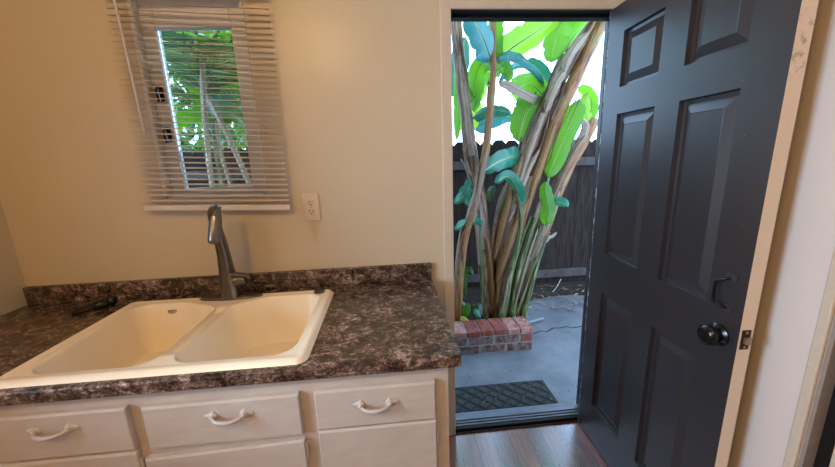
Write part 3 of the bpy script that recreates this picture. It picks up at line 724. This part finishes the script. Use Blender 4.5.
# ------------------------------------------------------------------ banana plants
def path(pts, n=24): return spline([at(a, b, y) for a, b, y in pts], n)
def banana_leaf(parent, pts, hw, mat, roll=0.0, fold=.35, tears=0, taper=(.12, .55), name='leaf', wave=.06):
    wp = isinstance(pts[0], V); P = spline(pts, 22) if wp else path(pts, 22); n = len(P)
    w = hw if wp else hw*mpp(P[n//2]); q = MB(); cols = 9
    grid = []
    ph = random.uniform(0, 6)
    for i, p in enumerate(P):
        t_ = i/(n-1); tg = (P[min(i+1, n-1)]-P[max(i-1, 0)]).normalized()
        vn = V((0, 0, 1)) if wp else (CAM-p).normalized(); vn = (vn-tg*vn.dot(tg)).normalized()
        vn = Matrix.Rotation(roll, 3, tg) @ vn
        sd_ = tg.cross(vn).normalized()
        env = min(1, (t_/taper[0])**.6 if t_ < taper[0] else 1)*(1 if t_ < taper[1] else math.sqrt(max(0, 1-((t_-taper[1])/(1-taper[1]))**2.2)))
        row = []
        for k in range(cols):
            u = k/(cols-1)*2-1
            side = 1 if u > 0 else 2
            ww = w*env*(1+.03*math.sin(i*1.3+ph*side)-(.16 if abs(u) > .7 and hw > 4 and (i*7+int(ph*5)*side) % 11 == 0 else 0))
            row.append(p+sd_*(u*ww)+vn*(w*(-fold*abs(u)**1.5+wave*math.sin(t_*23+ph+u*2)*abs(u))))
        grid.append(row)
    for i in range(n-1):
        for k in range(cols-1):
            if tears and abs(k-3.5) > 1 and random.random() < tears: continue
            uu = [(k/(cols-1)*2-1, i/(n-1)), ((k+1)/(cols-1)*2-1, i/(n-1)), ((k+1)/(cols-1)*2-1, (i+1)/(n-1)), (k/(cols-1)*2-1, (i+1)/(n-1))]
            q.add([grid[i][k], grid[i][k+1], grid[i+1][k+1], grid[i+1][k]], [(0, 1, 2, 3)], uu)
    o = q.build(name, M[mat], parent, smooth=True)
    q = MB(); q.tube([a-(CAM-a).normalized()*.001 for a in P], [max(.0015, w*.05*(1-i/(n-1))+.001) for i in range(n)], 6); q.build('midrib', M['stem_green'], o, smooth=True)
    return o
def petiole(parent, pts, r0, r1, mat='stem_green'):
    P = path(pts, 14); q = MB(); q.tube(P, [r0+(r1-r0)*i/14 for i in range(15)], 8); return q.build('petiole', M[mat], parent, smooth=True)
def banana(label, pts, w0, w1, mat, husks=4, huskmat='husk'):
    P = path(pts, 30); base = P[0].copy(); base.z = GZ+.08
    t = thing('banana_plant', base, label, 'banana plant', 'banana plants behind the brick planter')
    P[0].z = min(P[0].z, GZ+.06)
    q = MB(); ph = random.uniform(0, 9)
    R_ = [mpp(p)*.5*(w0+(w1-w0)*i/30)*(1+.05*math.sin(i*1.1+ph)) for i, p in enumerate(P)]
    q.tube(P, R_, 14, vs=3.0); q.build('trunk', M[mat], t, smooth=True)
    for h in range(husks):
        i0 = random.randrange(1, 20); ln = random.randrange(6, 13); a0 = random.uniform(2.2, 4.6)+PI*.0; wd = random.uniform(.35, .8)
        q = MB(); cols = 6; rows = min(ln, 30-i0)
        if rows < 3: continue
        peel = random.uniform(.3, 1.5)
        def hf(c, r, i0=i0, a0=a0, wd=wd, rows=rows, peel=peel):
            i = i0+r; p = P[i]; tg = (P[min(i+1, 30)]-P[max(i-1, 0)]).normalized(); n1 = V((1, 0, 0)); n1 = (n1-tg*n1.dot(tg)).normalized(); n2 = tg.cross(n1)
            tt = r/(rows-1); ww = wd*(1-.75*tt**2)
            a = a0+(c/(cols-1)-.5)*2*ww+.15*math.sin(r*.9+c)
            rr = R_[i]*(1.06+.10*math.sin(c*2.1+r*.5)+peel*max(0, tt-.55)**1.5*1.6)
            return p+(n1*math.cos(a)+n2*math.sin(a))*rr
        q.grid(cols, rows, hf, lambda c, r: (c/6, r*.12)); q.build('dry_sheath', M[huskmat], t, smooth=True)
    return t
LB = {}
B1 = banana('slender brown banana stem standing nearest the left edge of the doorway', [(457, 312, 1.12), (462, 250, 1.12), (471, 215, 1.13), (479, 188, 1.14), (486, 150, 1.16), (490, 110, 1.18), (493, 75, 1.2), (493, 40, 1.24), (494, 0, 1.3)], 9.5, 5.5, 'stem_mix', 3)
B2 = banana('thick mottled banana trunk rising straight behind the brick planter left part', [(490, 318, 1.3), (487, 280, 1.3), (482, 225, 1.31), (476, 180, 1.33), (470, 148, 1.36), (466, 112, 1.4), (460, 66, 1.45), (455, 10, 1.5), (452, -40, 1.55)], 15, 11, 'stem_dry', 6)
B3 = banana('yellowish leaning banana stem between the straight trunk and the big leaning one', [(491, 316, 1.42), (494, 262, 1.42), (500, 215, 1.44), (512, 180, 1.46), (526, 150, 1.5), (540, 120, 1.55), (552, 90, 1.6)], 10, 8, 'stem_mix', 3)
B4 = banana('tallest leaning banana trunk covered in pale dry husks crossing up to the door top', [(497, 316, 1.28), (502, 262, 1.28), (511, 215, 1.28), (521, 172, 1.3), (534, 135, 1.32), (548, 104, 1.36), (561, 75, 1.4), (578, 47, 1.45), (600, 18, 1.5), (622, -14, 1.55)], 15, 14, 'stem_dry', 9)
B5 = banana('leaning banana trunk hugging the right side of the tallest one', [(506, 316, 1.22), (511, 265, 1.22), (521, 215, 1.23), (537, 170, 1.25), (552, 130, 1.28), (566, 98, 1.32), (582, 64, 1.38), (600, 26, 1.44)], 14, 12, 'stem_mix', 10)
B6 = banana('leaning banana trunk with a dark broken top beside the door leaf', [(518, 316, 1.36), (529, 272, 1.36), (544, 228, 1.37), (557, 192, 1.39), (571, 161, 1.42), (584, 138, 1.45), (592, 120, 1.48)], 12, 13, 'stem_mix', 7)
B7 = banana('green young banana stem in front carrying the bright upright leaf', [(511, 317, 1.14), (518, 272, 1.14), (528, 238, 1.15), (537, 214, 1.16), (545, 190, 1.18), (549, 172, 1.2)], 8, 4, 'stem_green', 2)
B8 = banana('thin green banana sucker in front of the leaning trunks at the planter', [(501, 318, 1.1), (509, 280, 1.1), (516, 250, 1.1), (521, 225, 1.11), (520, 205, 1.12), (515, 192, 1.13)], 7, 3, 'stem_green', 2)
B9 = banana('low green banana shoots leaning right at the end of the planter', [(523, 314, 1.2), (531, 286, 1.21), (538, 262, 1.23), (545, 243, 1.26)], 7, 2, 'stem_green', 2)
# crown of the slender stem
banana_leaf(B1, [(492, 62, 1.22), (484, 40, 1.15), (475, 20, 1.1), (468, 2, 1.05)], 13, 'leaf_blue', .5, .3)
banana_leaf(B1, [(494, 64, 1.22), (494, 45, 1.25), (495, 24, 1.3), (497, 2, 1.35)], 8.5, 'leaf_bright', -.3, .25)
banana_leaf(B1, [(497, 60, 1.25), (512, 48, 1.3), (530, 36, 1.34), (548, 24, 1.38), (562, 20, 1.4)], 14, 'leaf_lime', .35, .25)
banana_leaf(B1, [(496, 58, 1.22), (508, 55, 1.18), (520, 58, 1.13), (531, 66, 1.1)], 6, 'leaf_blue', -.7, .3)
banana_leaf(B1, [(492, 66, 1.25), (484, 62, 1.4), (477, 72, 1.5), (474, 92, 1.55), (474, 112, 1.55)], 9, 'leaf_bright', .2, .3)
banana_leaf(B1, [(494, 74, 1.25), (502, 66, 1.3), (506, 72, 1.33), (509, 82, 1.35)], 7, 'leaf_bright', .3)
banana_leaf(B2, [(472, 118, 1.45), (485, 112, 1.3), (498, 110, 1.22), (511, 113, 1.16)], 6.5, 'leaf_teal', -.5, .3)
banana_leaf(B2, [(470, 104, 1.5), (478, 90, 1.6), (486, 82, 1.7), (493, 84, 1.75)], 9, 'leaf_bright', .4, .3)
banana_leaf(B2, [(478, 168, 1.35), (470, 186, 1.25), (464, 196, 1.2), (455, 203, 1.15)], 6, 'leaf_teal', -.5)
banana_leaf(B2, [(462, 186, 1.3), (465, 196, 1.28), (468, 206, 1.27)], 6, 'leaf_teal', .5)
banana_leaf(B2, [(482, 226, 1.25), (474, 222, 1.16), (464, 224, 1.1), (455, 230, 1.06)], 5, 'leaf_teal', -.6)
banana_leaf(B2, [(460, 60, 1.5), (458, 75, 1.6), (457, 105, 1.7), (456, 140, 1.7)], 6, 'leaf_bright', .6, .3)
# leaves around the leaning trunks
banana_leaf(B4, [(570, 4, 1.55), (562, 20, 1.5), (555, 40, 1.47), (551, 61, 1.45)], 13, 'leaf_bright', .25, .35)
banana_leaf(B4, [(536, 92, 1.45), (530, 104, 1.4), (524, 120, 1.38), (518, 141, 1.36)], 15, 'leaf_bright', .2, .25)
banana_leaf(B4, [(545, 98, 1.6), (536, 88, 1.55), (527, 84, 1.5), (518, 90, 1.48)], 10, 'leaf_bright', -.4, .3)
banana_leaf(B3, [(545, 104, 1.55), (533, 98, 1.35), (521, 92, 1.3), (508, 85, 1.26), (500, 84, 1.22)], 5, 'husk', .5, .25)
banana_leaf(B3, [(544, 92, 1.6), (535, 74, 1.45), (523, 66, 1.4), (510, 70, 1.36), (499, 84, 1.33)], 4, 'leaf_blue', -.6, .4)
petiole(B5, [(546, 176, 1.22), (556, 140, 1.2), (566, 118, 1.2), (577, 98, 1.22)], .008, .005)
banana_leaf(B7, [(580, 98, 1.22), (572, 118, 1.2), (562, 142, 1.18), (554, 162, 1.17), (547, 177, 1.16)], 9.5, 'leaf_bright', .25, .35)
banana_leaf(B7, [(546, 226, 1.14), (549, 210, 1.13), (547, 196, 1.12), (545, 182, 1.12)], 7, 'leaf_bright', .2, .4)
banana_leaf(B7, [(551, 206, 1.2), (556, 203, 1.15), (562, 203, 1.12), (568, 207, 1.1)], 5.5, 'leaf_teal', .5)
banana_leaf(B6, [(591, 128, 1.45), (586, 116, 1.42), (585, 104, 1.42), (588, 92, 1.45)], 6, 'leaf_lime', .3)
banana_leaf(B6, [(588, 122, 1.5), (592, 104, 1.55), (586, 92, 1.6), (578, 88, 1.62)], 6, 'leaf_bright', -.4)
banana_leaf(B8, [(521, 206, 1.12), (516, 186, 1.1), (507, 177, 1.07), (496, 183, 1.04)], 6.5, 'leaf_teal', -.55, .4)
banana_leaf(B3, [(522, 154, 1.3), (512, 157, 1.22), (500, 161, 1.16), (484, 171, 1.1)], 9.5, 'leaf_teal', -.15, .25)
banana_leaf(B3, [(495, 186, 1.4), (490, 192, 1.38), (489, 202, 1.36)], 4, 'leaf_dark', .4)
banana_leaf(B9, [(545, 243, 1.26), (549, 238, 1.26), (553, 236, 1.27), (557, 232, 1.28)], 1.6, 'husk', .2)
for a in ([(512, 314, 1.16), (522, 280, 1.15), (533, 250, 1.16), (541, 226, 1.18)], [(516, 315, 1.18), (526, 286, 1.18), (537, 258, 1.2), (550, 232, 1.24)], [(505, 316, 1.12), (512, 276, 1.12), (522, 240, 1.13), (531, 216, 1.15)]):
    petiole(B9, a, .013, .006)
# broken torn top of the leaning trunk
banana_leaf(B6, [(577, 152, 1.4), (583, 138, 1.38), (586, 126, 1.37), (582, 119, 1.36)], 4, 'husk', .3, .3, name='torn_sheath')
# dry strips peeling along the trunks
for par, pts_, hw_, mt_ in ((B3, [(514, 176, 1.3), (506, 195, 1.28), (498, 216, 1.28)], 2.6, 'stem_green'), (B4, [(524, 152, 1.2), (512, 190, 1.16), (502, 228, 1.16), (494, 262, 1.18)], 3.0, 'stem_mix'),
        (B4, [(541, 146, 1.22), (529, 168, 1.18), (518, 196, 1.15), (508, 224, 1.15)], 2.6, 'husk'), (B4, [(546, 108, 1.26), (533, 140, 1.22), (524, 166, 1.19), (516, 192, 1.17)], 2.8, 'husk'),
        (B5, [(557, 118, 1.2), (545, 152, 1.16), (536, 176, 1.14), (529, 200, 1.13)], 3.0, 'stem_mix'), (B5, [(519, 214, 1.12), (511, 238, 1.11), (503, 262, 1.12), (496, 284, 1.14)], 3.4, 'stem_mix'),
        (B2, [(487, 238, 1.22), (490, 270, 1.2), (492, 296, 1.2), (493, 314, 1.2)], 2.8, 'stem_mix'), (B2, [(480, 226, 1.22), (482, 260, 1.2), (484, 292, 1.2), (485, 314, 1.2)], 1.8, 'stem_green'),
        (B4, [(566, 66, 1.3), (556, 82, 1.27), (549, 98, 1.25), (545, 112, 1.24)], 5.0, 'husk'), (B4, [(590, 30, 1.38), (577, 44, 1.33), (568, 58, 1.3), (564, 72, 1.28)], 4.5, 'husk'),
        (B2, [(462, 62, 1.4), (464, 90, 1.34), (468, 120, 1.3), (470, 146, 1.27)], 3.0, 'husk'), (B1, [(487, 148, 1.1), (481, 180, 1.08), (476, 205, 1.06), (473, 222, 1.05)], 2.2, 'husk'),
        (B6, [(586, 134, 1.38), (574, 152, 1.32), (563, 174, 1.29), (553, 198, 1.28)], 3.2, 'stem_dry'), (B6, [(560, 190, 1.3), (548, 214, 1.28), (538, 240, 1.27), (530, 262, 1.27)], 2.4, 'husk'),
        (B8, [(500, 230, 1.2), (502, 258, 1.16), (500, 282, 1.14), (498, 306, 1.13)], 2.0, 'stem_mix'), (B7, [(538, 228, 1.13), (528, 256, 1.1), (520, 284, 1.1), (514, 308, 1.1)], 1.6, 'husk')):
    banana_leaf(par, pts_, hw_, mt_, random.uniform(-.5, .5), .45, name='dry_strip', taper=(.2, .5))
# unseen crowns above the doorway head, leaves added to shade the patio
def crown(parent, c_, n, a0, Ls, da=None):
    c_ = V(c_)
    for k in range(n):
        a = a0+(da or 2*PI/n)*k+random.uniform(-.3, .3); L_ = random.uniform(*Ls); h = random.uniform(.25, .6)
        d_ = V((math.cos(a), math.sin(a)*.8, 0))
        banana_leaf(parent, [c_+V((0, 0, 0)), c_+d_*L_*.3+V((0, 0, h*.8)), c_+d_*L_*.7+V((0, 0, h*.9)), c_+d_*L_+V((0, 0, h*.35))], random.uniform(.2, .28), random.choice(['leaf_bright', 'leaf_bright', 'leaf_lime', 'leaf_teal']), random.uniform(-.3, .3), .25)
#crown(B1, at(494, 0, 1.3)+V((0, 0, .02)), 5, .3, (.9, 1.3))
crown(B2, at(452, -40, 1.55), 4, .0, (1.1, 1.7))
crown(B4, at(622, -14, 1.55), 3, 1.9, (1.2, 1.8), .95)
#crown(B5, at(600, 26, 1.44)+V((.12, .05, .25)), 5, .1, (1.0, 1.5))
# deeper leaves seen between the trunks
banana_leaf(B2, [(466, 132, 1.8), (470, 108, 1.85), (478, 84, 1.9), (490, 64, 1.9)], 13, 'leaf_lime', .3)
banana_leaf(B2, [(474, 128, 1.9), (488, 122, 1.9), (502, 116, 1.9), (514, 118, 1.9)], 8, 'leaf_blue', -.3)
banana_leaf(B3, [(546, 112, 1.7), (536, 98, 1.8), (524, 86, 1.9), (512, 78, 1.95)], 14, 'leaf_bright', .3)
banana_leaf(B3, [(550, 100, 1.7), (546, 84, 1.75), (538, 70, 1.8), (526, 60, 1.85)], 8, 'leaf_teal', -.3)
banana_leaf(B5, [(566, 50, 1.9), (574, 36, 1.95), (586, 24, 2.0), (600, 12, 2.0)], 10, 'leaf_bright', .3)
banana_leaf(B2, [(462, 100, 1.9), (460, 80, 1.9), (461, 58, 1.9), (466, 36, 1.9)], 10, 'leaf_teal', .2)
# low plants in the planter
def low_plant(label, leaves, grp='small leafy plants in the brick planter'):
    p = at(*leaves[0][0][0]); t = thing('leafy_plant', (p.x, p.y, GZ+.1), label, 'plant', grp)
    for pts, hw, mt, rl in leaves: banana_leaf(t, pts, hw, mt, rl, .35, taper=(.3, .4))
low_plant('small green leaf sprig above the yellow leaf at the doorway edge', [([(468, 318, 1.1), (467, 312, 1.08), (468, 304, 1.06)], 4.5, 'leaf_bright', .3), ([(466, 316, 1.12), (464, 306, 1.12), (459, 300, 1.12)], 3, 'leaf_teal', .3)])
low_plant('small teal leaf plant on the planter beside the straight trunk', [([(474, 308, 1.12), (477, 312, 1.08), (481, 318, 1.06)], 3.5, 'leaf_teal', -.4), ([(474, 316, 1.14), (476, 308, 1.14), (479, 303, 1.14)], 2.6, 'leaf_dark', .4)])
low_plant('small yellow leaf plant on the back of the planter', [([(461, 316, 1.08), (464, 319, 1.06), (469, 322, 1.04)], 3.2, 'leaf_yellow', -.4)])
low_plant('dark leafy plant with one arching leaf left of the straight trunk', [([(466, 296, 1.2), (465, 280, 1.2), (468, 270, 1.18), (473, 275, 1.16)], 4, 'leaf_dark', .3), ([(464, 298, 1.22), (460, 285, 1.22), (457, 276, 1.22)], 4, 'leaf_dark', -.3)])

# ------------------------------------------------------------------ greenery beyond the window
def frond(parent, base, tip, droop, nl=26, ll=.34, mat='leaf_dark'):
    base, tip = V(base), V(tip); q = MB(); pts = []
    for i in range(21):
        t_ = i/20; p = base.lerp(tip, t_)+V((0, 0, droop*math.sin(PI*t_*.9))); pts.append(p)
    q.slot = 1; q.tube(pts, [.010-.008*i/20 for i in range(21)], 6); q.slot = 0
    for k in range(nl):
        t_ = .12+.86*k/nl; i = min(int(t_*20), 19); p = pts[i].lerp(pts[i+1], t_*20-i); tg = (pts[i+1]-pts[i]).normalized()
        sd_ = tg.cross(V((0, 0, 1))).normalized()
        for s in (-1, 1):
            L_ = ll*(math.sin(PI*(.1+.85*t_))**.6)*random.uniform(.8, 1.1); dr = (tg*.55+sd_*s+V((0, 0, random.uniform(-.45, .1)))).normalized()
            nn = dr.cross(tg).normalized().cross(dr)*.016
            a, b, c_ = p, p+dr*L_*.5+V((0, 0, -.01)), p+dr*L_+V((0, 0, -.10*L_))
            q.add([a-nn*.4, a+nn*.4, b+nn, b-nn], [(0, 1, 2, 3)], [(-.5, 0), (.5, 0), (.5, .5), (-.5, .5)]); q.add([b-nn, b+nn, c_], [(0, 1, 2)], [(-.5, .5), (.5, .5), (0, 1)])
    return q.build('frond', [M[mat], M['stem_green']], parent, smooth=True)
def palm(label, pts, w, fr, mats):
    P = path(pts, 20); t = thing('palm_plant', (P[0].x, P[0].y, GZ), label, 'palm', 'palms seen through the window blind')
    P[0].z = min(P[0].z, GZ); q = MB(); q.tube(P, [mpp(p)*w*.5 for p in P], 10, vs=2); q.build('trunk', M['husk'], t, smooth=True)
    tp = P[-1]
    for k in range(fr):
        a = 2*PI*k/fr+random.uniform(-.25, .25); L_ = random.uniform(.7, 1.15); el = random.uniform(-.1, .9)
        frond(t, tp, tp+V((math.cos(a)*L_, math.sin(a)*L_*.8, el*L_)), random.uniform(.1, .3), mat=random.choice(mats))
palm('pale slim palm trunk leaning to the right behind the window blind', [(266, 230, 1.5), (250, 186, 1.5), (228, 136, 1.5), (205, 92, 1.5)], 5, 9, ['leaf_bright', 'leaf_teal', 'leaf_dark'])
palm('pale upright palm trunk behind the middle of the window blind', [(222, 240, 1.15), (213, 192, 1.15), (207, 140, 1.18), (203, 90, 1.2), (203, 60, 1.2)], 5, 9, ['leaf_bright', 'leaf_teal'])
palm('far short palm deep behind the window blind', [(236, 240, 2.0), (232, 192, 2.0), (220, 150, 2.0), (216, 120, 2.0)], 4, 9, ['leaf_dark', 'leaf_teal'])
BW = banana('broad leafed banana plant behind the palms, seen through the window blind', [(232, 240, 1.75), (224, 190, 1.75), (216, 150, 1.75), (212, 120, 1.75)], 6, 4, 'stem_green', 2)
BW['group'] = 'plants seen through the window blind'
for pts_, hw_, mt_, rl_ in (([(212, 122, 1.75), (200, 90, 1.75), (190, 62, 1.75), (181, 34, 1.75)], 10, 'leaf_bright', .3), ([(214, 120, 1.75), (222, 88, 1.8), (232, 62, 1.85), (246, 46, 1.9)], 10, 'leaf_teal', -.3), ([(210, 124, 1.75), (196, 116, 1.7), (182, 122, 1.65), (172, 138, 1.6)], 7, 'leaf_bright', -.4),
        ([(214, 118, 1.75), (212, 84, 1.8), (208, 50, 1.85), (202, 18, 1.9)], 9, 'leaf_blue', .1), ([(216, 122, 1.75), (232, 116, 1.75), (244, 124, 1.75), (256, 144, 1.75)], 8, 'leaf_dark', .4)):
    banana_leaf(BW, pts_, hw_, mt_, rl_)
def shrub(label, c_, rad, n, mats, name='leafy_tree'):
    c_ = V(c_); t = thing(name, (c_.x, c_.y, GZ), label, 'tree', 'leafy trees beyond the fence')
    q = MB(); q.tube(spline([(c_.x, c_.y, GZ), (c_.x+.05, c_.y, c_.z*.4), (c_.x-.03, c_.y, c_.z)], 8), [.07-.005*i for i in range(9)], 8); q.build('trunk', M['twig'], t, smooth=True)
    q = MB()
    for k in range(n):
        while True:
            d_ = V([random.uniform(-1, 1) for _ in range(3)])
            if .1 < d_.length < 1: break
        p = c_+V((d_.x*rad[0], d_.y*rad[1], d_.z*rad[2])); L_ = random.uniform(.07, .15)
        a = V([random.gauss(0, 1) for _ in range(3)]).normalized(); b = a.orthogonal().normalized()*L_*.28; a = a*L_
        q.slot = random.randrange(len(mats)); q.add([p, p+a*.5+b, p+a, p+a*.5-b], [(0, 1, 2, 3)], [(0, 0), (.5, .5), (0, 1), (-.5, .5)])
    q.build('foliage', [M[x] for x in mats], t)
shrub('dark leafy tree seen low through the window blind', (-2.5, 3.0, 1.5), (1.1, .6, 1.1), 3600, ['leaf_dark', 'leaf_bright', 'leaf_teal'])
shrub('taller leafy tree seen through the top of the window blind', (-2.6, 3.9, 3.2), (1.2, .7, 1.0), 1300, ['leaf_dark', 'leaf_bright', 'leaf_teal'])
shrub('leafy tree beyond the fence left of the tall banana stems', (-.4, 4.2, 2.9), (.9, .7, 1.1), 1100, ['leaf_bright', 'leaf_teal', 'leaf_bright'])

# ------------------------------------------------------------------ light
wd = bpy.data.worlds.new('world'); sc.world = wd; wd.use_nodes = True
bg = wd.node_tree.nodes['Background']; bg.inputs['Color'].default_value = (.43, .65, 1.0, 1); bg.inputs['Strength'].default_value = 7.5
ld = bpy.data.lights.new('window_daylight', 'AREA'); ld.shape = 'RECTANGLE'; ld.size = .72; ld.size_y = .87; ld.energy = 66; ld.color = (.58, .73, 1.0)
lo = bpy.data.objects.new('window_daylight', ld); C.objects.link(lo); lo.location = (XL-.12, -1.35, 1.475); lo.rotation_euler = (0, -PI/2, 0)
sc.view_settings.view_transform = 'Standard'; sc.view_settings.look = 'None'; sc.view_settings.exposure = 0; sc.view_settings.gamma = 1
sc.cycles.max_bounces = 8; sc.cycles.diffuse_bounces = 5; sc.cycles.transparent_max_bounces = 16; sc.cycles.sample_clamp_indirect = 6
